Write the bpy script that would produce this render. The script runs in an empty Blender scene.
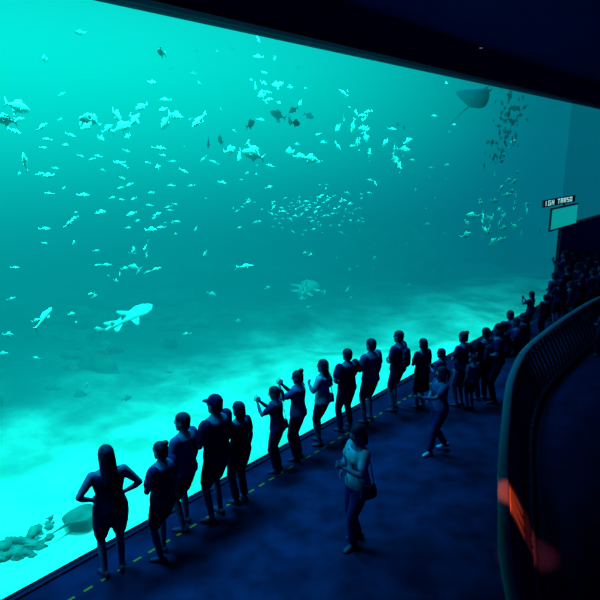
import bpy, math, random
import numpy as np
from mathutils import Vector, Matrix
random.seed(4); rng=np.random.default_rng(4)
S=bpy.context.scene
try: S.view_settings.view_transform='Standard'; S.view_settings.look='None'
except Exception as e: print(e)
COL=S.collection
# ---------------------------------------------------------------- camera
CAMZ=5.2; TH=math.atan(145/600); CT,ST=math.cos(TH),math.sin(TH)
cd=bpy.data.cameras.new('camera'); cam=bpy.data.objects.new('camera',cd); COL.objects.link(cam)
cam.location=(0,0,CAMZ); cam.rotation_euler=(math.pi/2-TH,0,0); cd.lens=36; cd.sensor_width=36
cd.clip_end=300; S.camera=cam
G0=np.array([-2.6,7.2]); D=np.array([.638,.770]); N=np.array([-.770,.638])
def gp(s,t,z): p=G0+D*s+N*t; return np.array([p[0],p[1],z])
def ray(u,v):
    a=(u-300)/600; b=(300-v)/600
    return np.array([a,CT+b*ST,-ST+b*CT])
def floor_pt(u,v,z=0):
    r=ray(u,v); t=(z-CAMZ)/r[2]; return np.array([r[0]*t,r[1]*t,z])
def in_tank(u,v,depth):
    r=ray(u,v); nd=N@r[:2]; t=(N@G0+depth)/nd
    return np.array([r[0]*t,r[1]*t,CAMZ+r[2]*t])
def height_at(Y,v):
    b=(300-v)/600
    return CAMZ+Y*(CT*b-ST)/(CT+ST*b)
# ---------------------------------------------------------------- materials
def mat(name,col,rough=.7,noise=None,metal=0,emit=None,spec=.3,bump=0,ns=8):
    m=bpy.data.materials.new(name); m.use_nodes=True; nt=m.node_tree; b=nt.nodes['Principled BSDF']
    b.inputs['Base Color'].default_value=(*col,1); b.inputs['Roughness'].default_value=rough
    b.inputs['Metallic'].default_value=metal; b.inputs['Specular IOR Level'].default_value=spec
    if noise is not None:
        tc=nt.nodes.new('ShaderNodeTexCoord'); nz=nt.nodes.new('ShaderNodeTexNoise'); nz.inputs['Scale'].default_value=ns; nz.inputs['Detail'].default_value=5
        cr=nt.nodes.new('ShaderNodeValToRGB'); cr.color_ramp.elements[0].position=.35; cr.color_ramp.elements[1].position=.65
        cr.color_ramp.elements[0].color=(*col,1); cr.color_ramp.elements[1].color=(*noise,1)
        nt.links.new(tc.outputs['Object'],nz.inputs['Vector']); nt.links.new(nz.outputs['Fac'],cr.inputs['Fac']); nt.links.new(cr.outputs['Color'],b.inputs['Base Color'])
        if bump:
            bp=nt.nodes.new('ShaderNodeBump'); bp.inputs['Strength'].default_value=bump; nt.links.new(nz.outputs['Fac'],bp.inputs['Height']); nt.links.new(bp.outputs['Normal'],b.inputs['Normal'])
    if emit: b.inputs['Emission Color'].default_value=(*emit[0],1); b.inputs['Emission Strength'].default_value=emit[1]
    return m
M={}
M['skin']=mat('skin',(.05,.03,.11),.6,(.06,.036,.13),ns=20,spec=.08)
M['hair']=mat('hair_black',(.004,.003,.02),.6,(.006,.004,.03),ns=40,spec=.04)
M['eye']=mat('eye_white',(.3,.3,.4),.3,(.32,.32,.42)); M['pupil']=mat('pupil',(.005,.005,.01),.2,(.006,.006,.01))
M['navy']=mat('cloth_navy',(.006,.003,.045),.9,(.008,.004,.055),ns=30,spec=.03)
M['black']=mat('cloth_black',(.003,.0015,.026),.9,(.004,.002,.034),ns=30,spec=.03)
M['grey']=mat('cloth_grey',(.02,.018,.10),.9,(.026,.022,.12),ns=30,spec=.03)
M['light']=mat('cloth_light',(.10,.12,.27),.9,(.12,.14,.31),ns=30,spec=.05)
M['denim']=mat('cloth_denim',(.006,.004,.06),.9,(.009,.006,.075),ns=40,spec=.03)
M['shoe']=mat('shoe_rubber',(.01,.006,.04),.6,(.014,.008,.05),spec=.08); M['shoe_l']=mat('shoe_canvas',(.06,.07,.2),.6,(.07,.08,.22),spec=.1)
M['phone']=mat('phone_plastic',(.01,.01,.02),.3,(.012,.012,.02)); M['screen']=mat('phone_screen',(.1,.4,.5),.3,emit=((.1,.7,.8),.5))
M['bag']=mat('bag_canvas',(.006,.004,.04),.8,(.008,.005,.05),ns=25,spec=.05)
# ---------------------------------------------------------------- geometry helpers
def loft(rings,n=14):
    V=[];F=[]
    for c,a,b in rings:
        for i in range(n):
            t=2*math.pi*i/n; V.append(np.asarray(c)+np.asarray(a)*math.cos(t)+np.asarray(b)*math.sin(t))
    for k in range(len(rings)-1):
        for i in range(n):
            j=(i+1)%n; F.append((k*n+i,k*n+j,(k+1)*n+j,(k+1)*n+i))
    F.append(tuple(range(n-1,-1,-1))); o=(len(rings)-1)*n; F.append(tuple(o+i for i in range(n)))
    return np.array(V,float),F
def nrm(v): v=np.asarray(v,float); return v/(np.linalg.norm(v)+1e-9)
def limb(pts,rads,n=10,flat=1.0,ref=None):
    pts=[np.asarray(p,float) for p in pts]; rings=[]
    ref=np.array(ref if ref is not None else (1,.13,.07),float)
    for i,p in enumerate(pts):
        t=nrm(pts[min(i+1,len(pts)-1)]-pts[max(i-1,0)])
        a=ref-t*(ref@t)
        if np.linalg.norm(a)<.15: a=np.array([0,1,.1])-t*(np.array([0,1,.1])@t)
        a=nrm(a); b=np.cross(t,a); r=rads[i]
        if i==0: rings+=[(p-t*r*.85,a*r*.45,b*r*.45*flat),(p-t*r*.5,a*r*.82,b*r*.82*flat)]
        rings.append((p,a*r,b*r*flat))
        if i==len(pts)-1: rings+=[(p+t*r*.5,a*r*.82,b*r*.82*flat),(p+t*r*.85,a*r*.45,b*r*.45*flat)]
    return loft(rings,n)
def ell(c,r,n=12):
    rings=[]
    for k in range(1,9):
        ph=math.pi*k/9-math.pi/2
        rings.append((np.array(c)+np.array([0,0,math.sin(ph)*r[2]]),np.array([r[0]*math.cos(ph),0,0]),np.array([0,r[1]*math.cos(ph),0])))
    return loft(rings,n)
def box(c,h):
    V=np.array([[x,y,z] for x in(-1,1) for y in(-1,1) for z in(-1,1)],float)*np.array(h)+np.array(c)
    return V,[(0,1,3,2),(4,6,7,5),(0,4,5,1),(2,3,7,6),(0,2,6,4),(1,5,7,3)]
def join(parts):
    V=[];F=[];o=0
    for v,f in parts:
        V.append(v); F+= [tuple(int(i)+o for i in q) for q in f]; o+=len(v)
    return np.vstack(V),F
def remesh(parts,vox,sm=2):
    V,F=join(parts); me=bpy.data.meshes.new('t'); me.from_pydata(V.tolist(),[],F)
    ob=bpy.data.objects.new('t',me); COL.objects.link(ob)
    r=ob.modifiers.new('r','REMESH'); r.mode='VOXEL'; r.voxel_size=vox
    if sm: s=ob.modifiers.new('s','SMOOTH'); s.factor=.5; s.iterations=sm
    dg=bpy.context.evaluated_depsgraph_get(); ev=ob.evaluated_get(dg); m2=ev.to_mesh()
    v=np.empty(len(m2.vertices)*3); m2.vertices.foreach_get('co',v)
    f=[tuple(p.vertices) for p in m2.polygons]; ev.to_mesh_clear()
    bpy.data.objects.remove(ob); bpy.data.meshes.remove(me)
    return v.reshape(-1,3),f
def build(name,parts,smooth=True,loc=None,rot=0,scale=1):
    """parts: (V,F,matkey)"""
    mats=[];V=[];F=[];MI=[];o=0
    for v,f,k in parts:
        if k not in mats: mats.append(k)
        V.append(v); F+=[tuple(int(i)+o for i in q) for q in f]; MI+=[mats.index(k)]*len(f); o+=len(v)
    me=bpy.data.meshes.new(name); me.from_pydata(np.vstack(V).tolist(),[],F)
    for k in mats: me.materials.append(M[k])
    me.polygons.foreach_set('material_index',MI)
    me.polygons.foreach_set('use_smooth',[smooth]*len(F)); me.update()
    ob=bpy.data.objects.new(name,me); COL.objects.link(ob)
    if loc is not None: ob.location=loc
    ob.rotation_euler=(0,0,rot); ob.scale=(scale,)*3
    return ob
# ---------------------------------------------------------------- head / hand / hair templates
X=np.array([1.,0,0]);Yv=np.array([0,1.,0]);Z=np.array([0,0,1.])
def zr(rows): return [(np.array([0,y,z]),X*w,Yv*d) for z,w,d,y in rows]
HEADR=[(-.113,.022,.02,.06),(-.10,.038,.035,.05),(-.07,.055,.06,.025),(-.03,.068,.085,.005),(.01,.074,.094,0),(.05,.075,.095,-.005),(.08,.065,.083,-.006),(.10,.045,.06,-.006),(.112,.02,.03,-.006)]
hp=[loft(zr(HEADR),18),limb([(0,.088,.02),(0,.105,-.012),(0,.103,-.022)],[.008,.012,.013]),
    limb([(-.022,.082,-.058),(0,.09,-.058),(.022,.082,-.058)],[.007,.01,.007]),limb([(-.045,.08,.03),(0,.09,.028),(.045,.08,.03)],[.008,.009,.008]),
    limb([(0,-.012,-.15),(0,.0,-.06)],[.05,.05])]
for sx in(-1,1): hp.append(ell((sx*.078,-.005,-.005),(.012,.02,.032)))
HEAD=remesh(hp,.008,2)
EYES=join([ell((sx*.03,.083,.004),(.012,.01,.009),8) for sx in(-1,1)]); PUP=join([ell((sx*.03,.091,.004),(.005,.004,.005),8) for sx in(-1,1)])
shortr=[(-.085,.05,.035,-.05),(-.05,.07,.05,-.045),(0,.083,.07,-.03),(.04,.086,.098,-.010),(.08,.078,.092,-.008),(.11,.055,.065,-.01),(.127,.02,.03,-.01)]
longr=[(-.33,.035,.015,-.10),(-.28,.07,.03,-.095),(-.2,.088,.04,-.08),(-.12,.094,.05,-.06),(-.05,.094,.068,-.04),(0,.09,.08,-.028),(.04,.088,.1,-.012),(.08,.08,.094,-.01),(.115,.055,.065,-.01),(.132,.02,.03,-.01)]
bobr=[(-.15,.06,.03,-.05),(-.11,.088,.05,-.045),(-.05,.093,.068,-.038),(0,.09,.08,-.028),(.04,.088,.1,-.012),(.08,.08,.094,-.01),(.115,.055,.065,-.01),(.132,.02,.03,-.01)]
HAIR={'short':remesh([loft(zr(shortr),18)],.01),'long':remesh([loft(zr(longr),18)],.011),'bob':remesh([loft(zr(bobr),18)],.011),
 'pony':remesh([loft(zr(shortr),18),limb([(0,-.09,.05),(0,-.14,.03),(0,-.15,-.05),(0,-.13,-.17)],[.025,.03,.03,.015])],.01),
 'bun':remesh([loft(zr(shortr),18),ell((0,-.08,.12),(.045,.045,.04))],.01),
 'cap':remesh([loft(zr([(.03,.086,.1,-.008),(.06,.087,.1,-.008),(.1,.07,.08,-.01),(.125,.04,.045,-.01),(.133,.015,.015,-.01)]),18),
   loft([(np.array([0,.05,.035]),X*.08,Z*.01),(np.array([0,.12,.032]),X*.07,Z*.01),(np.array([0,.165,.022]),X*.035,Z*.008)],14),loft(zr(shortr[:4]),14)],.01)}
def make_hand(curl):
    P=[loft([(np.array([0,y,0]),X*w,Z*h) for y,w,h in [(-.02,.024,.018),(.0,.027,.018),(.03,.038,.016),(.07,.042,.014),(.09,.038,.011)]],14)]
    for i,(x,L) in enumerate([(.031,.07),(.011,.078),(-.01,.073),(-.03,.058)]):
        p=np.array([x,.085,0.]); pts=[p-np.array([0,.02,0]),p]; a=curl*(.4+.08*i)
        for f in(.42,.32,.26):
            p=p+L*f*np.array([x*.8,math.cos(a),math.sin(a)]); pts.append(p); a+=curl*.75
        P.append(limb(pts,[.009,.0088,.0082,.0076,.0065],8))
    P.append(limb([(.02,.012,.004),(.045,.035,.012),(.055,.062,.02+.01*curl),(.05,.085,.03+.012*curl)],[.014,.0125,.0105,.008],8))
    return remesh(P,.0045,1)
HANDS={'relax':make_hand(.45),'grip':make_hand(1.15)}
def ik(a,c,l1,l2,hint):
    a=np.asarray(a,float);c=np.asarray(c,float);v=c-a;d=np.linalg.norm(v);dd=min(max(d,abs(l1-l2)+.02),l1+l2-.004);u=v/d
    c=a+u*dd; x=(l1*l1-l2*l2+dd*dd)/(2*dd); h=math.sqrt(max(l1*l1-x*x,0)); hn=np.asarray(hint,float); hn=nrm(hn-u*(hn@u))
    return a+u*x+hn*h,c
def rotx(p,a,piv):
    p=np.asarray(p,float)-piv; c,s=math.cos(a),math.sin(a); return np.array([p[0],p[1]*c-p[2]*s,p[1]*s+p[2]*c])+piv
ARMS={'down':((.265,.05,.87),(.3,-1,0),(0,1,0),'relax'),'hip':((.19,.07,1.04),(1,-.5,-.2),(0,.5,1),'relax'),
 'phone':((.055,.33,1.40),(.6,0,-1),(0,0,1),'grip'),'chest':((.06,.25,1.2),(.8,-.2,-1),(0,0,1),'grip'),'belly':((.08,.2,1.07),(.9,-.5,-.3),(0,.1,1),'relax'),
 'fwd':((.16,.45,1.22),(.5,0,-1),(0,0,1),'relax'),'bag':((.24,.14,1.0),(.6,-1,-.2),(0,.6,1),'grip'),
 'knee':((.14,.36,1.12),(.8,-.2,-.5),(-.3,0,1),'relax'),'back':((.2,-.16,.9),(.3,-1,.2),(0,1,-.3),'relax')}
PIV=np.array([0,0,.92])
HS=1.07
def person(name,loc,H,yaw=0,female=False,la='down',ra='down',top='tee',bot='shorts',hair='short',skin='skin',tc='navy',bc='black',
           lf=(.09,0),rf=(.09,0),pz=0,lean=0,hyaw=0,hpitch=0,wide=1.0,bag=None,phone=False,vox=.02,shoe='shoe',foot_up=(0,0),sidelean=0,hc='hair'):
    wide*=1.13
    w=(.95 if female else 1.04)*wide; hipw=(1.05 if female else .98)*(1+.45*(wide-1))
    tor=[(.82,.12,.095,0),(.87,.160,.115,-.005),(.93,.168,.118,-.01),(1.0,.152,.105,-.004),(1.07,.132,.094,0),(1.13,.13,.093,0),(1.2,.145,.102,.005),(1.28,.16,.112,.008),(1.35,.165,.105,0),(1.40,.145,.085,-.008),(1.435,.09,.062,-.01),(1.46,.055,.05,-.008)]
    def U(p,z=None):
        p=np.asarray(p,float); f=min(1,max(0,((p[2] if z is None else z)-.88)/.3)); f=f*f*(3-2*f)
        q=rotx(p,-lean*f,PIV); q[0]+=sidelean*f*(p[2]-.9); q[2]+=pz; return q
    def torso(z0,z1,g,flare=0):
        R=[]
        for z,a,b,y in tor:
            if z<z0-1e-6 or z>z1+1e-6: continue
            k=hipw if z<1.02 else w
            gg=g+(flare if z<1.1 else 0)
            R.append((U([0,y,z]),X*(a*k+gg),nrm(U([0,y+.1,z])-U([0,y,z]))*(b*(wide if wide>1 else 1)+gg)))
        return R
    parts=[]
    bust=[ell(U([sx*.075,.085,1.27]),(.055,.05,.055)) for sx in(-1,1)] if female else []
    body=[loft(torso(.8,1.5,0),18),limb([U((0,-.015,1.42)),U((0,0,1.53))],[.053,.05])]+bust
    shirt=[];pants=[];hands=[]
    tors=[r for r in torso(.87 if top!='tuck' else .98,1.42,.015,.01)]
    shirt.append(loft(tors,18)); shirt+=[(v*1.0+np.array([0,.008,0]),f) for v,f in bust]
    elb={}
    for sx,pose in((-1,la),(1,ra)):
        wt,hint,thumb,hk=ARMS[pose] if isinstance(pose,str) else pose
        m=np.array([sx,1,1]); sh=np.array([sx*.158*w,-.005,1.385]); el,wr=ik(sh,np.array(wt)*m,.285,.25,np.array(hint)*m)
        sh,el,wr=U(sh,1.4),U(el,1.4),U(wr,1.4); th=np.array(thumb)*np.array([sx,1,1])
        mid=(sh+el)/2; f1=el+(wr-el)*.3
        body.append(limb([sh,mid,el,f1,wr],[.056*w,.048*w,.040,.041,.027],12))
        if top=='tee' or top=='tuck': shirt.append(limb([sh,sh+(el-sh)*.62],[.066*w,.062*w],12))
        elif top=='long': shirt.append(limb([sh,mid,el,f1,wr+(el-wr)*.12],[.066*w,.057,.048,.046,.036],12))
        else: shirt.append(limb([sh*.75+np.array([0,0,sh[2]*.25]),sh],[.05,.05],12))
        d=nrm(wr-el); t=nrm(th-d*(th@d)); z=np.cross(t,d)*(1 if sx>0 else -1)
        hv,hf=HANDS[hk]; V=hv@np.array([t,d,z])+wr
        if sx<0: hf=[q[::-1] for q in hf]
        hands.append((V,hf,skin)); elb[sx]=(sh,el,wr,d,t)
    for i,(sx,ft) in enumerate(((-1,lf),(1,rf))):
        hip=np.array([sx*.088*hipw,0,.87+pz]); lift=foot_up[i]; an=np.array([sx*ft[0],ft[1],.085+lift])
        kn,an=ik(hip,an,.41,.40,(sx*.12,1,.25 if pz<-.3 else 0)); 
        th=hip+(kn-hip)*.45; ca=kn+(an-kn)*.28
        body.append(limb([hip,th,kn,ca,an],[.092*hipw,.080*hipw,.056,.057,.038],14))
        if bot=='shorts': pants.append(limb([hip,th,hip+(kn-hip)*.82],[.104*hipw,.094*hipw,.084],14))
        elif bot=='pants': pants.append(limb([hip,th,kn,ca,an+(kn-an)*.1],[.104*hipw,.092*hipw,.073,.070,.062],14))
        tilt=-lift*1.5
        so=[(-.075,.022,.03,.035),(-.06,.034,.045,.045),(-.02,.036,.05,.05),(.04,.04,.036,.036),(.1,.046,.028,.028),(.14,.04,.022,.022),(.165,.02,.014,.016)]
        R=[]
        for y,a,h,zc in so:
            yy=y*math.cos(.12*sx); xx=y*.22*sx
            R.append((an+np.array([xx,yy,zc-.085+y*tilt]),X*a,Z*h*.95))
        v,f=loft(R,12); v[:,2]=np.maximum(v[:,2],0.0); parts.append((v,f,shoe))
    if bot in('shorts','pants'): pants.append(loft(torso(.82,1.07,.012),18))
    elif bot in('skirt','dress'):
        h=.46 if bot=='dress' else .5
        R=[(np.array([0,0,h+pz]),X*.22,Yv*.18),(np.array([0,0,.68+pz]),X*.2,Yv*.16),(np.array([0,-.005,.82+pz]),X*.178*hipw,Yv*.145)]+torso(.87,1.07,.014)
        pants.append(loft(R,18))
    parts=[(*remesh(body,vox,2),skin),(*remesh(shirt,vox,2),tc),(*remesh(pants,vox,2),bc)]+parts+hands
    # head
    hc0=U((0,.005,1.59),1.6); cy,sy=math.cos(hyaw),math.sin(hyaw); cp,sp=math.cos(hpitch),math.sin(hpitch)
    Rm=HS*np.array([[cy,-sy,0],[sy,cy,0],[0,0,1]])@np.array([[1,0,0],[0,cp,-sp],[0,sp,cp]])
    for (v,f),k in((HEAD,skin),(EYES,'eye'),(PUP,'pupil'),(HAIR[hair],hc)):
        parts.append((v@Rm.T+hc0,f,k))
    if phone:
        c=(elb[-1][2]+elb[1][2])/2+nrm(elb[1][3]+elb[-1][3])*.09
        if np.linalg.norm(elb[-1][2]-elb[1][2])>.3: c=elb[1][2]+elb[1][3]*.09
        parts.append((*box(c,(.075,.005,.038)),'phone')); parts.append((*box(c-np.array([0,.007,0]),(.068,.002,.033)),'screen'))
    if bag=='backpack':
        R=[(U([0,-.18,z]),X*a,Yv*b) for z,a,b in [(1.0,.11,.05),(1.03,.14,.075),(1.2,.14,.08),(1.34,.12,.06),(1.38,.07,.035)]]
        parts.append((*remesh([loft(R,16)]+[limb([U([sx*.09,-.12,1.36]),U([sx*.1,0,1.455]),U([sx*.1,.13,1.32]),U([sx*.12,.07,1.1]),U([sx*.12,-.12,1.05])],[.016]*5,8) for sx in(-1,1)],.015),'bag'))
    if bag in('left','right'):
        sx=-1 if bag=='left' else 1
        R=[(U([sx*.24,-.02,z]),X*a,Yv*b) for z,a,b in [(.8,.04,.11),(.82,.055,.13),(.92,.055,.12),(.98,.03,.11)]]
        parts.append((*remesh([loft(R,16),limb([U([sx*.24,-.1,.97]),U([sx*.1,-.13,1.2]),U([-sx*.09,-.06,1.45]),U([-sx*.06,.11,1.38]),U([sx*.1,.14,1.2]),U([sx*.24,.06,.97])],[.012]*6,8)],.013),'bag'))
    return build(name,parts,True,loc,math.radians(50.3+yaw),H/1.70)
def P(name,u,v,vt,z0=0.0,**k):
    p=floor_pt(u,v,z0); H=k.pop('H',None); q=p[:2]-G0; s_,t_=q@D,q@N
    if t_>-.42: p=gp(s_,-.42,0)
    if H is None: H=height_at(p[1],vt)-z0
    p[2]=z0
    if v<430: k.setdefault('vox',.026)
    return person(name,p,H/1.02,**k)
R=math.radians
P('woman_standing',116,574,445,female=True,la='hip',ra='hip',top='tank',bot='shorts',hair='long',tc='black',bc='navy',yaw=-20,hpitch=-.1,lf=(.12,.02),rf=(.09,.04),wide=1.04)
P('girl_standing',167,557,441,female=True,la='belly',ra='down',top='tee',bot='shorts',hair='bun',tc='navy',bc='black',yaw=15,lf=(.12,0),rf=(.09,.12),wide=1.12)
P('man_standing',188,528,412,la='belly',ra='down',top='tee',bot='shorts',tc='grey',bc='black',yaw=15,hyaw=.3,lf=(.1,0),rf=(.12,.1))
P('man_standing',219,518,394,la='belly',ra='belly',top='tee',bot='shorts',hair='cap',tc='black',bc='black',hc='black',yaw=10,wide=1.12,lf=(.14,0),rf=(.1,.05))
P('woman_standing',241,502,401,female=True,la='belly',ra='down',hair='bob',tc='black',bc='black',bot='pants',yaw=0)
P('woman_photographing',278,471,386,female=True,la='phone',ra='phone',phone=True,hair='pony',tc='navy',bc='black',bot='pants',yaw=25,hyaw=.1,bag='right',lean=.08,hpitch=-.2)
P('woman_photographing',298,459,370,female=True,la='phone',ra='phone',phone=True,hair='bun',tc='grey',bc='navy',bot='pants',yaw=20,hpitch=-.15)
P('woman_standing',320,443,359,female=True,la='chest',ra='bag',hair='long',tc='light',bc='black',bot='shorts',yaw=15,bag='right',lf=(.12,0),rf=(.08,.1))
P('man_standing',346,430,348,la='hip',ra='belly',tc='black',bc='black',bot='pants',yaw=-10,wide=1.15,lf=(.15,0),rf=(.15,.03))
P('man_standing',369,422,338,la='belly',ra='down',tc='grey',bc='navy',bot='shorts',yaw=-5,lf=(.12,0),rf=(.12,.05),wide=1.08)
P('man_standing',396,410,330,la='belly',ra='down',tc='navy',bc='black',bot='shorts',yaw=5,bag='backpack',lf=(.12,0),rf=(.12,.08),wide=1.08)
P('woman_standing',420,408,338,female=True,la='belly',ra='down',hair='long',tc='black',bc='black',bot='dress',yaw=-15,wide=1.05)
P('woman_standing',438,412,348,female=True,la='chest',ra='chest',hair='bob',tc='denim',bc='black',bot='pants',yaw=10)
P('woman_walking',437,452,366,female=True,la='fwd',ra='belly',hair='pony',tc='grey',bc='denim',bot='pants',yaw=55,lf=(.07,.2),rf=(.07,-.2),foot_up=(0,.04),shoe='shoe_l')
P('woman_walking',356,543,424,female=True,la='chest',ra='belly',hair='bob',tc='light',bc='denim',bot='pants',yaw=65,lf=(.08,.1),rf=(.08,-.08),hpitch=-.25,bag='left')
P('woman_standing',459,406,331,female=True,la='belly',ra='hip',hair='bun',tc='navy',bc='black',bot='skirt',yaw=-10)
P('child_standing',470,409,354,la='down',ra='down',tc='grey',bc='black',yaw=-20)
P('man_standing',481,400,327,la='belly',ra='down',tc='black',bc='black',bot='pants',yaw=-30,bag='backpack')
P('woman_standing',493,402,323,female=True,la='belly',ra='down',hair='bob',tc='black',bc='black',bot='pants',yaw=30,wide=1.1)
sit=dict(pz=-.76,lf=(.12,.5),rf=(.12,.46),la='knee',ra='knee',bot='pants')
for u,v,y,h,sh in [(504,356,-20,1.7,'black'),(517,352,30,1.75,'navy'),(511,343,-10,1.7,'grey'),(524,345,10,1.65,'black')]:
    P('person_sitting',u,v,0,H=h,yaw=y,tc=sh,bc='black',female=h<1.72,hair='bob' if h<1.72 else 'short',lean=.15,**sit)
P('woman_standing',528,335,291,female=True,la='phone',ra='phone',hair='bob',tc='navy',bc='black',bot='pants',yaw=-5)
P('man_standing',542,335,294,la='belly',ra='down',tc='black',bc='black',bot='pants',yaw=-20,wide=1.1)
i=0
for u,v,t in [(549,302,251),(559,302,250),(556,327,279),(570,302,249),(581,299,250),(566,326,281),(592,300,253),(577,322,275),(588,318,268),(550,320,272),(601,309,258),(573,312,262),(583,308,257),(596,316,264),(563,314,265)]:
    i+=1
    P(['man_standing','woman_standing'][i%2],u,v,t,female=i%2==1,la=['belly','phone','down','belly'][i%4],ra=['down','phone','belly','down'][i%4],hair=['short','bob','cap','long','pony'][i%5],
      tc=['black','navy','grey','black'][i%4],bc='black',bot='pants' if i%3 else 'shorts',yaw=[-20,10,40,-50,0][i%5],vox=.032)
P('child_standing',599,356,306,z0=.12,la='belly',ra='down',tc='grey',bc='black',bot='pants',yaw=-10)
# ---------------------------------------------------------------- room shell
M['carpet']=mat('carpet',(.0035,.0018,.018),.9,(.007,.005,.040),ns=2.2,bump=.1,spec=.02)
M['carpet_dark']=mat('carpet_dark',(.003,.0014,.018),.9,(.005,.0026,.030),ns=3,spec=.02)
M['ceil']=mat('ceiling_paint',(.010,.002,.070),.9,(.012,.003,.078),ns=1,spec=.03)
M['beam']=mat('beam_paint',(.008,.003,.06),.8,(.010,.004,.07),ns=2,spec=.05)
M['kerb']=mat('kerb_rubber',(.004,.002,.03),.7,(.005,.003,.035),spec=.05)
M['yellow']=mat('tape_yellow',(.5,.06,.012),.8,(.35,.045,.012),ns=20,spec=.05)
def prism(pts,z0,z1):
    n=len(pts); V=np.array([[p[0],p[1],z0] for p in pts]+[[p[0],p[1],z1] for p in pts]); F=[tuple(range(n-1,-1,-1)),tuple(range(n,2*n))]+[(i,(i+1)%n,n+(i+1)%n,n+i) for i in range(n)]
    return V,F
def gbox(s0,s1,t0,t1,z0,z1): return prism([gp(s0,t0,0),gp(s0,t1,0),gp(s1,t1,0),gp(s1,t0,0)][::-1],z0,z1)
build('floor',[(*gbox(-14,45,-24,0.11,-.3,0),'carpet')],False)
build('ceiling',[(*gbox(-14,45,-24,.5,7.6,7.8),'ceil')],False)
build('trim_1',[(*gbox(-14,45,-.25,.3,7.0,7.6),'beam'),(*gbox(-14,45,-.30,-.25,6.98,7.05),'kerb')],False)
build('trim_2',[(*gbox(-14,18.9,-.05,.0,0,.03),'kerb')],False)
dash=[]
s=-6
while s<18: dash.append((*gbox(s,s+.12,-.55,-.515,0,.004),'yellow')); s+=.24
build('floor_marking_tape',dash,False)
M['lamp_w']=mat('lamp_diffuser',(.3,.4,.8),.4,emit=((.35,.45,1),.35))
for u,v in [(365,18),(472,49),(481,47)]:
    r=ray(u,v); t=(7.58-CAMZ)/r[2]; c=np.array([r[0]*t,r[1]*t,7.58])
    build('ceiling_downlight',[(*loft([(c+Z*.02,X*.07,Yv*.07),(c-Z*.0,X*.07,Yv*.07),(c-Z*.02,X*.06,Yv*.06)],16),'kerb'),(*loft([(c-Z*.018,X*.04,Yv*.04),(c-Z*.026,X*.035,Yv*.035)],14),'lamp_w')])
# glass
def nodes_mat(name):
    m=bpy.data.materials.new(name); m.use_nodes=True; nt=m.node_tree; nt.nodes.clear(); o=nt.nodes.new('ShaderNodeOutputMaterial'); return m,nt,o
def acrylic(name,tint):
    m,nt,o=nodes_mat(name); a=nt.nodes.new('ShaderNodeBsdfTransparent'); a.inputs[0].default_value=(*tint,1); g=nt.nodes.new('ShaderNodeBsdfGlossy'); g.inputs['Roughness'].default_value=.03
    mx=nt.nodes.new('ShaderNodeMixShader'); mx.inputs[0].default_value=.02; nt.links.new(a.outputs[0],mx.inputs[1]); nt.links.new(g.outputs[0],mx.inputs[2]); nt.links.new(mx.outputs[0],o.inputs['Surface']); return m
M['glass']=acrylic('acrylic',(1,1,1)); M['glass2']=acrylic('acrylic_tinted',(.85,.87,.88))
build('window_1',[(*gbox(-10,18.98,0,.1,0,7.0),'glass')],False)
build('window_2',[(*gbox(19.02,44,0,.1,2.7,7.0),'glass2')],False)
M['wallp']=mat('wall_paint_teal',(.003,.015,.05),.6,(.004,.02,.06),ns=1.5)
wp=[(*gbox(18.98,44,-.04,.11,0,2.7),'wallp'),(*gbox(18.98,44,-.08,-.04,2.64,2.7),'wallp')]
build('wall_far',wp,False)
# water: lighting put into its glow, brighter high up and at the near end
m,nt,o=nodes_mat('water_glow'); L=nt.links.new
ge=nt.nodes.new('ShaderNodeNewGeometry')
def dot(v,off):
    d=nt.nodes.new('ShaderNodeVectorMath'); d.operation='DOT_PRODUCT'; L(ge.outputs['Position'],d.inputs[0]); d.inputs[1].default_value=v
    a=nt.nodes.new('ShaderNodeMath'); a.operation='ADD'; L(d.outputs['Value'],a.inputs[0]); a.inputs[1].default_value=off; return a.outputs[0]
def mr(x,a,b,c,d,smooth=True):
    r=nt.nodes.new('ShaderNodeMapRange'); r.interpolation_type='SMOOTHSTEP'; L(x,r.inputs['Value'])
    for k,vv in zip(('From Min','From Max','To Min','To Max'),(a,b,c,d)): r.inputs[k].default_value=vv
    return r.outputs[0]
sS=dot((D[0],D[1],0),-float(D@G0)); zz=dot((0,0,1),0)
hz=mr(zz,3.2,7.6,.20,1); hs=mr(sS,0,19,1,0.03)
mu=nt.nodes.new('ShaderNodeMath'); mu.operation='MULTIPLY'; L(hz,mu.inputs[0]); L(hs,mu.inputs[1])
mc=nt.nodes.new('ShaderNodeMix'); mc.data_type='RGBA'; mc.inputs[6].default_value=(0,.145,.21,1); mc.inputs[7].default_value=(.0,.98,.82,1); L(mu.outputs[0],mc.inputs[0])  # dim and bright glow colours painted in for unlit and lit depths
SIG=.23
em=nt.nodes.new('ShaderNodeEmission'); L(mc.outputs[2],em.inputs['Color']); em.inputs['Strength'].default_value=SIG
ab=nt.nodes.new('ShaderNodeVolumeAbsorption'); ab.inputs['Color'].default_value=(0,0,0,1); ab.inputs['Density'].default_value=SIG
ad=nt.nodes.new('ShaderNodeAddShader'); L(em.outputs[0],ad.inputs[0]); L(ab.outputs[0],ad.inputs[1]); L(ad.outputs[0],o.inputs['Volume']); M['water_glow']=m
build('aquarium_water',[(*gbox(-9,42,.12,16,-.6,8.4),'water_glow')],False)
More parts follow.
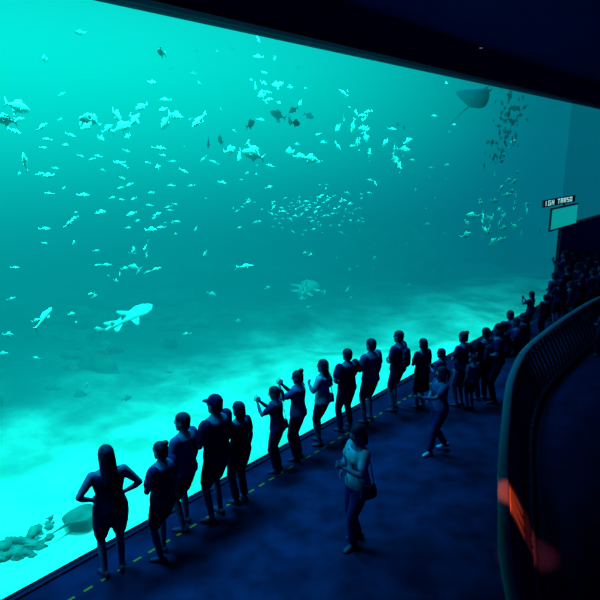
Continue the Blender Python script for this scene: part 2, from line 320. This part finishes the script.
# sand with rubble further back
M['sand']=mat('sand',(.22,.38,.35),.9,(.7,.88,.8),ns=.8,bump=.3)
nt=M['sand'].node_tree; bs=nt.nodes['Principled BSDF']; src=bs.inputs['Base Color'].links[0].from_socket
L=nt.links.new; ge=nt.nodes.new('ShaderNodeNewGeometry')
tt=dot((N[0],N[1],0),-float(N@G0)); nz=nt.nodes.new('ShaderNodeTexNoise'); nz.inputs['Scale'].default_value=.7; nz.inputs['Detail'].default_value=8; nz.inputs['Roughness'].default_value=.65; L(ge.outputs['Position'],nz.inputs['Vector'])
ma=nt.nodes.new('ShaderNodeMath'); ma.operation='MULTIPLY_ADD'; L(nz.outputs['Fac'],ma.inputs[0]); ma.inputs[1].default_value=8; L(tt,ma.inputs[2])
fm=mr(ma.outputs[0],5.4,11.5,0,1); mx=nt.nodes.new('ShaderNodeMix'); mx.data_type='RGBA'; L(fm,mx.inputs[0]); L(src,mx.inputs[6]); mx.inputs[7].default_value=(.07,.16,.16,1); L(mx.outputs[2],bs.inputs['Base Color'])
M['rock']=mat('reef_rock',(.04,.11,.11),.95,(.14,.28,.25),ns=2.5,bump=.6)
M['rockd']=mat('coral_rubble',(.02,.07,.08),.95,(.08,.2,.19),ns=6,bump=.8)
def vn(x,y): return .5*math.sin(x*.9+1.3*math.sin(y*.7))+.5*math.sin(y*1.1+1.7*math.sin(x*.5+2))
V=[];F=[];ns_,nt_=150,60
for i in range(ns_+1):
    for j in range(nt_+1):
        s=-8.8+50.5*i/ns_; t=.14+15.5*(j/nt_)
        z=-.12+ (t/16)**1.5*1.0 + .16*vn(s,t)*min(1,t/2)+.05*vn(s*3,t*3)*min(1,t)
        V.append(gp(s,t,z))
for i in range(ns_):
    for j in range(nt_):
        a=i*(nt_+1)+j; F.append((a,a+nt_+1,a+nt_+2,a+1))
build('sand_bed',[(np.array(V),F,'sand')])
build('wall_tank_back',[(*gbox(-9,42,15.8,16.1,-.6,8.4),'rock')],False); build('wall_tank_side',[(*gbox(-9.3,-8.9,.1,16,-.6,8.4),'rock')],False)
import bmesh
def rock(c,r,seed,sub=4):
    bm=bmesh.new(); bmesh.ops.create_icosphere(bm,subdivisions=sub,radius=1)
    V=[];rg=np.random.default_rng(seed); ph=rg.uniform(0,6,9); fr=rg.uniform(1.5,5,9)
    for v in bm.verts:
        p=np.array(v.co); k=1+.2*math.sin(fr[0]*p[0]+ph[0])+.18*math.sin(fr[1]*p[1]*1.3+ph[1])+.16*math.sin(fr[2]*p[2]*1.5+ph[2])+.12*math.sin(9*p[0]+ph[3])*math.sin(8*p[1]+ph[4])+.08*math.sin(15*p[2]+ph[5])*math.sin(14*p[0])
        V.append(p*k*np.array(r)+c)
    F=[tuple(x.index for x in f.verts) for f in bm.faces]; bm.free(); return np.array(V),F
rk=[]
def rocks_at(s,t,n,sp,rs,h=.5,mk='rock',tmin=1.1):
    for k in range(n):
        a=s+rng.normal()*sp; b=min(13.5,max(tmin,t+rng.normal()*sp*.6)); r=rs*rng.uniform(.4,1.4)
        rk.append((*rock(gp(a,b,(b/16)**1.5-.12),(r*rng.uniform(.9,1.7),r,r*h*rng.uniform(.6,1.5)),int(rng.integers(1e6)),4 if r>.3 else 3),mk))
rocks_at(2.0,8.5,22,2.0,.32,.6); rocks_at(4,11.5,16,2.5,.5,.8); rocks_at(9,12,12,2.5,.8,.7); rocks_at(14,12,8,3,1.1,.8)
rocks_at(0.4,6.2,26,1.2,.16,.7); rocks_at(22,9,8,4,1.2,1.0); rocks_at(6.5,7.8,18,1.8,.28,.6)
q=floor_pt(16,548,-.1)[:2]-G0; rocks_at(q@D,q@N,34,.2,.075,.7,'rockd',.5)
q=floor_pt(50,528,-.1)[:2]-G0; rocks_at(q@D,q@N,26,.2,.05,.7,'rockd',.5)
build('reef_rocks',rk)
# ---------------------------------------------------------------- fish
M['fish_l']=mat('fish_silver',(.36,.68,.54),.45,(.24,.45,.41),ns=5); M['fish_d']=mat('fish_dark',(.0005,.0015,.012),.9,(.0008,.002,.015),ns=6,spec=0); M['fish_m']=mat('fish_teal',(.14,.32,.30),.5,(.22,.40,.38),ns=6)
def plate(pts,th=.006):
    n=len(pts); V=np.array([[p[0],th,p[1]] for p in pts]+[[p[0],-th,p[1]] for p in pts]); return V,[tuple(range(n)),tuple(range(2*n-1,n-1,-1))]+[(i,n+i,n+(i+1)%n,(i+1)%n) for i in range(n)]
def fish_t(deep,n=10):
    b=[(.5,.012,.01),(.46,.05,.03),(.38,.10,.05),(.25,.145,.07),(.08,.165,.075),(-.1,.14,.06),(-.25,.085,.035),(-.36,.04,.016),(-.42,.033,.01)]
    P_=[loft([(np.array([x,0,0]),Yv*w,Z*h*deep) for x,h,w in b],n)]
    P_.append(plate([(-.38,.03),(-.46,.05),(-.6,.17*min(deep,1.3)),(-.53,.0),(-.6,-.17*min(deep,1.3)),(-.46,-.05),(-.38,-.03)]))
    P_.append(plate([(.2,.13*deep),(.1,.25*deep),(-.12,.2*deep),(-.28,.07*deep)])); P_.append(plate([(.0,-.14*deep),(-.1,-.24*deep),(-.26,-.07*deep)]))
    for sy in(-1,1):
        v,f=plate([(.2,-.02),(.05,-.02),(.02,-.09),(.1,-.07)],.004); v=v.copy(); v[:,1]+=sy*(.07+(-.02-v[:,2])*1.0); P_.append((v,f))
    return join(P_)
SL=fish_t(.75); DP=fish_t(1.3)
def put(tpl,c,L,yaw,pitch,roll=0):
    m=np.array(Matrix.Rotation(yaw,3,'Z')@Matrix.Rotation(pitch,3,'Y')@Matrix.Rotation(roll,3,'X')); return tpl[0]*L@m.T+c,tpl[1]
GY=math.atan2(D[1],D[0])
def school(name,u,v,su,sv,n,depth,L,mk='fish_l',tpl=None,yaw=None,spread=.5,pit=.3,gap=1.0):
    parts=[]; pts=[]
    for k in range(n):
        for q in range(12):
            uu=u+rng.normal()*su; vv=v+rng.normal()*sv
            c=in_tank(uu,vv,max(.6,depth+rng.normal()*spread))
            if all(np.linalg.norm(c-o_)>L*gap for o_ in pts): break
        if c[2]>7.6 or c[2]<.2: continue
        pts.append(c)
        y=(GY if rng.random()<.5 else GY+math.pi)+rng.normal()*.6 if yaw is None else GY+yaw+rng.normal()*.35
        parts.append((*put(tpl or (SL if rng.random()<.5 else DP),c,L*rng.uniform(.65,1.25),y,rng.normal()*pit),mk))
    if parts: build(name,parts)
school('fish_school',92,125,13,5,8,2.2,.29,tpl=DP,gap=1.1,pit=.5); school('fish_school',13,116,4,4,2,1.8,.34,tpl=DP); school('fish_school',165,120,22,7,6,2.3,.31)
school('fish_school',240,155,11,3,4,2.2,.36,tpl=DP,gap=1.4,pit=.6); school('fish_school',310,154,5,3,3,2.2,.38,tpl=DP,gap=1.1,pit=.6); school('fish_school',350,128,17,16,15,2.4,.30,pit=.6); school('fish_school',385,150,14,12,9,2.4,.34,tpl=DP,pit=.7)
school('fish_school',268,92,16,18,16,2.8,.23,mk='fish_m'); school('fish_school',272,118,18,7,8,1.5,.25,mk='fish_d',tpl=DP)
school('fish_school',215,142,7,3,2,1.5,.26,mk='fish_d',tpl=DP); school('fish_school',26,160,3,3,1,1.5,.32,tpl=DP,pit=.9); school('fish_school',60,140,60,30,8,2.2,.17)
school('fish_school',310,215,26,11,90,3.4,.15,tpl=SL,yaw=0,mk='fish_m'); school('fish_school',180,200,50,28,36,3.6,.17,tpl=SL,mk='fish_m'); school('fish_school',335,205,16,8,26,2.9,.16,tpl=SL,mk='fish_l')
school('fish_school',110,190,60,45,30,3.0,.15,tpl=SL,mk='fish_m'); school('fish_school',60,220,40,50,12,2.3,.13); school('fish_school',200,60,80,30,16,3.0,.16,mk='fish_m'); school('fish_school',360,220,80,40,30,3.4,.2,mk='fish_m'); school('fish_school',150,260,60,30,16,3.4,.2,mk='fish_m')
school('fish_school',130,350,80,30,12,3.0,.2,mk='fish_m'); school('fish_school',430,180,30,40,18,2.7,.2,mk='fish_m'); school('fish_school',80,210,60,70,8,2.0,.16); school('fish_school',165,180,50,40,10,2.3,.2); school('fish_school',250,90,70,30,8,2.3,.19)
school('fish_school',509,114,8,10,44,.8,.21,mk='fish_d',tpl=DP,spread=.15,pit=.9); school('fish_school',498,148,7,8,26,.8,.21,mk='fish_d',tpl=DP,spread=.15,pit=.9)
school('fish_school',496,222,14,14,26,.9,.32,tpl=DP,spread=.2,pit=.9); school('fish_school',508,182,9,18,16,.9,.26,mk='fish_m',tpl=DP,spread=.2,pit=.9); school('fish_school',400,127,2,2,2,1.2,.26,mk='fish_d',tpl=DP)
school('fish_school',246,267,4,1,2,2,.27); school('fish_school',360,285,60,12,10,3,.28,mk='fish_m')
build('silver_fish',[(*put(SL,in_tank(44,318,1.6),.46,GY+.5,-.45),'fish_l')])
def shark(L=1.0):
    b=[(.5,.008,.02),(.46,.025,.06),(.4,.04,.10),(.28,.055,.13),(.15,.06,.10),(0,.055,.075),(-.15,.045,.05),(-.3,.03,.03),(-.42,.02,.015)]
    P_=[loft([(np.array([x,0,0]),Yv*w,Z*h) for x,h,w in b],14)]
    P_.append(plate([(-.36,.015),(-.5,.14),(-.56,.14),(-.47,.0),(-.5,-.05),(-.4,-.015)],.006)); P_.append(plate([(.02,.045),(-.05,.14),(-.09,.13),(-.08,.04)],.006)); P_.append(plate([(-.2,.03),(-.25,.10),(-.28,.09),(-.27,.02)],.005))
    for sy in(-1,1):
        for x0,w0 in((.2,.17),(-.1,.09)):
            v,f=plate([(x0,.0),(x0-.16,w0),(x0-.2,w0*.9),(x0-.17,0)],.008); v=v[:,[0,2,1]].copy(); v[:,1]=sy*(v[:,1]+.05); P_.append((v,f))
    return join(P_)
build('guitarfish',[(*put(shark(),in_tank(126,319,3.0),1.35,GY+.1,-.22,.35),'fish_m')])
build('guitarfish',[(*put(shark(),in_tank(306,289,4.4),2.4,GY+.5,.02,.2),'fish_m')])  # added large fish standing in for a pale ledge
rg=[]
for k in range(-12,13):
    y=k/12; a=abs(y); ch=.34*(1-a)**.75+.03; xc=.05-.22*a**1.5; zc=.18*a*a; th=.07*(1-a)**1.3+.006
    rg.append((np.array([xc,y*.62,zc]),X*ch,Z*th))
mp=[loft(rg,14),limb([(-.25,0,0),(-.6,0,.02),(-1.0,0,.0)],[.03,.014,.006],8)]+[limb([(.33,sy*.09,0),(.42,sy*.1,-.02),(.5,sy*.08,-.03)],[.03,.025,.012],8,flat=.4) for sy in(-1,1)]
mv=join(mp); build('manta_ray',[(*put(mv,in_tank(477,99,.85),1.0,.1,-.75,.55),'fish_d')])
rg=[]
for k in range(-12,13):
    y=k/12; a=abs(y); rg.append((np.array([.02-.05*a,y*.42,.05*math.sin(a*3)]),X*(.40*(1-a**1.6)**.6+.01),Z*(.06*(1-a)**1.1+.005)))
sv=join([loft(rg,14),limb([(-.36,0,0),(-.7,0.03,.01),(-1.15,0.1,.0)],[.035,.016,.006],8),ell((.2,.07,.06),(.03,.02,.02),8),ell((.2,-.07,.06),(.03,.02,.02),8)])
M['ray']=mat('ray_skin',(.02,.07,.08),.7,(.05,.13,.13),ns=4)
build('stingray',[(*put(sv,in_tank(80,520,.85)+np.array([0,0,.08]),.62,GY+.15,-.1,-.15),'ray')])
# ---------------------------------------------------------------- railing
M['rail']=mat('rail_metal',(.05,.025,.075),.45,(.06,.03,.09),metal=.1,ns=5,spec=.3); M['bar']=mat('baluster_metal',(.010,.0035,.024),.6,(.012,.004,.028),ns=5,spec=.1)
M['panel']=mat('railing_panel',(.10,.035,.03),.6,(.13,.042,.036),ns=4,spec=.1)
ctrl=[(1.9,0.5),(1.86,2.6),(2.02,4.86),(2.5,6.6),(3.19,8.6),(4.15,11.0),(5.5,13.25),(8.8,17.2),(12.5,20.5),(16,23)]
ctrl=[np.array(c) for c in ctrl]; path=[]
for k in range(1,len(ctrl)-2):
    for q in range(24):
        t=q/24;p0,p1,p2,p3=ctrl[k-1:k+3]; path.append(.5*((2*p1)+(-p0+p2)*t+(2*p0-5*p1+4*p2-p3)*t*t+(-p0+3*p1-3*p2+p3)*t**3))
path=np.array(path); seg=np.r_[0,np.cumsum(np.linalg.norm(np.diff(path,axis=0),axis=1))]
def at(d): return np.array([np.interp(d,seg,path[:,0]),np.interp(d,seg,path[:,1])])
def frame(d):
    p=at(d); T=nrm(at(d+.05)-at(d-.05)); return p,np.array([T[1],-T[0]]),T
def sweep(off,z,hw,hh,n=12,step=.15,d0=.05,d1=None):
    R=[]
    for d in np.arange(d0,d1 or seg[-1]-.05,step):
        p,Rr,T=frame(d); c=p+Rr*off
        R.append((np.array([c[0],c[1],z]),np.array([Rr[0],Rr[1],0])*hw,Z*hh))
    return loft(R,n)
LEAN=.42
rp=[(*sweep(0,1.1,.07,.03,16),'rail'),(*sweep(.10,.93,.022,.022,8),'bar'),(*sweep(LEAN-.05,.28,.02,.02,8),'bar'),(*sweep(LEAN,.19,.07,.06,8),'bar')]
DP1=seg[np.argmin(abs(path[:,1]-8.8))]
R_=[]
for d in np.arange(.05,DP1,.15):      # solid infill ribbon on the near part of the rail
    p,Rr,T=frame(d); c=p+Rr*.19; ax=nrm(np.array([Rr[0]*.17,Rr[1]*.17,-.36]))
    R_.append((np.array([c[0],c[1],.80]),ax*.26,np.cross(ax,np.array([T[0],T[1],0]))*.014))
rp.append((*loft(R_,10),'panel'))
for d in np.arange(.1,seg[-1]-.1,.27):
    p,Rr,T=frame(d); Rr=np.array([Rr[0],Rr[1],0]); b=np.array([p[0],p[1],0])
    rp.append((*limb([b+Rr*LEAN+Z*.17,b+Rr*(LEAN*.8)+Z*.5,b+Rr*.1+Z*.93,b+Z*1.09],[.02]*4,6,flat=2.0,ref=np.array([T[0],T[1],0])),'bar'))
build('curved_railing',rp)
V=[];F=[];k=0
for d in np.arange(.05,seg[-1],.3):
    p,Rr,T=frame(d); a=p+Rr*(LEAN-.1)
    e=np.array([max(14,a[0]+1),a[1]-.0]) 
    V+=[[a[0],a[1],0],[a[0],a[1],.12],[e[0],e[1],.12]]
    if k: 
        o_=3*k; F+=[(o_-3,o_,o_+1,o_-2),(o_-2,o_+1,o_+2,o_-1)]
    k+=1
build('walkway_platform',[(np.array(V,float),F,'carpet_dark')],False)
# ---------------------------------------------------------------- sign + screen on one stand
M['signb']=mat('sign_board',(.004,.05,.08),.5,(.005,.06,.09)); M['letters']=mat('sign_letters',(.5,.8,.8),.5,emit=((.5,1,.9),.6)); M['scr']=mat('display_screen',(.02,.3,.3),.3,emit=((.0,.62,.52),.5))
def on_plane(u,v,t):
    r=ray(u,v); q=(N@G0+t)/(N@r[:2]); return np.array([r[0]*q,r[1]*q,CAMZ+r[2]*q])
def st(p): q=p[:2]-G0; return q@D,q@N,p[2]
a=st(on_plane(552,207,-.2)); b=st(on_plane(576,227,-.2))
za=st(on_plane(563,206,-.2))[2]; zb=st(on_plane(563,228,-.2))[2]
zt=st(on_plane(560,201,-.2))[2]; c1=st(on_plane(544,201,-.2)); c2=st(on_plane(575,201,-.2)); ms=(a[0]+b[0])/2
sg=[(*gbox(a[0],b[0],-.2,-.15,zb,za),'signb'),(*gbox(a[0]+.08,b[0]-.08,-.21,-.2,zb+.06,za-.06),'scr'),(*gbox(ms-.06,ms+.06,-.15,-.11,0,zt),'wallp')]
sg+=[(*gbox(ms-.3,ms+.3,-.3,-.09,0,.04),'wallp'),(*gbox(c1[0],c2[0],-.2,-.15,zt-.12,zt+.12),'signb')]
s=c1[0]+.1; W=(c2[0]-c1[0]-.2)/9.8
for ch in 'IGN TARSO':
    if ch==' ': s+=W*.8; continue
    h=.08; w=W*.72
    strokes={'I':[(.4,.6,-1,1)],'G':[(0,.2,-1,1),(0,1,.7,1),(0,1,-1,-.7),(.8,1,-1,0),(.5,1,-.1,.15)],'N':[(0,.22,-1,1),(.78,1,-1,1),(.3,.7,-.2,.3)],'T':[(0,1,.65,1),(.4,.6,-1,1)],'A':[(0,.22,-1,1),(.78,1,-1,1),(0,1,.7,1),(0,1,-.2,.1)],'R':[(0,.22,-1,1),(0,1,.7,1),(.78,1,0,1),(0,1,-.1,.15),(.6,.85,-1,0)],'S':[(0,1,.7,1),(0,.22,0,1),(0,1,-.15,.15),(.78,1,-1,0),(0,1,-1,-.7)],'O':[(0,.22,-1,1),(.78,1,-1,1),(0,1,.7,1),(0,1,-1,-.7)]}[ch]
    for x0,x1,z0,z1 in strokes: sg.append((*gbox(s+x0*w,s+x1*w,-.21,-.2,zt+z0*h,zt+z1*h),'letters'))
    s+=W*1.05
build('information_display_stand',sg,False)
# ---------------------------------------------------------------- lights
def light(name,typ,loc,power,col,size=1,target=None,**k):
    l=bpy.data.lights.new(name,typ); l.energy=power; l.color=col
    if typ=='AREA': l.size=size
    for a_,b_ in k.items(): setattr(l,a_,b_)
    o_=bpy.data.objects.new(name,l); COL.objects.link(o_); o_.location=loc
    if target is not None: o_.rotation_euler=(Vector(target)-Vector(loc)).to_track_quat('-Z','Y').to_euler()
    return o_
for s,t,p in [(-4,2.0,2700),(-.5,2.0,2800),(3,2.0,2600),(6.5,2.0,2200),(10,2.0,1700),(13.5,2.0,1200),(17,2.0,700),(21,3,400)]:
    light('tank_lamp','AREA',gp(s,t,8.3),p,(.01,1,.88),1.6,gp(s,t+1.0,0),spread=R(95))
for s,t,p in [(0,8,1500),(7,8.5,1500),(14,9,1000)]:
    light('tank_lamp','AREA',gp(s,t,8.3),p,(.01,1,.86),2.0,gp(s,t,0),spread=R(120))
light('rail_spotlight','SPOT',(1.2,5.4,7.3),10500,(1,.26,.06),target=(2.80,6.72,.85),spot_size=R(6.6),spot_blend=.7,shadow_soft_size=.05)
w=bpy.data.worlds.new('world'); S.world=w; w.use_nodes=True; w.node_tree.nodes['Background'].inputs[0].default_value=(.05,.03,1,1); w.node_tree.nodes['Background'].inputs[1].default_value=.24
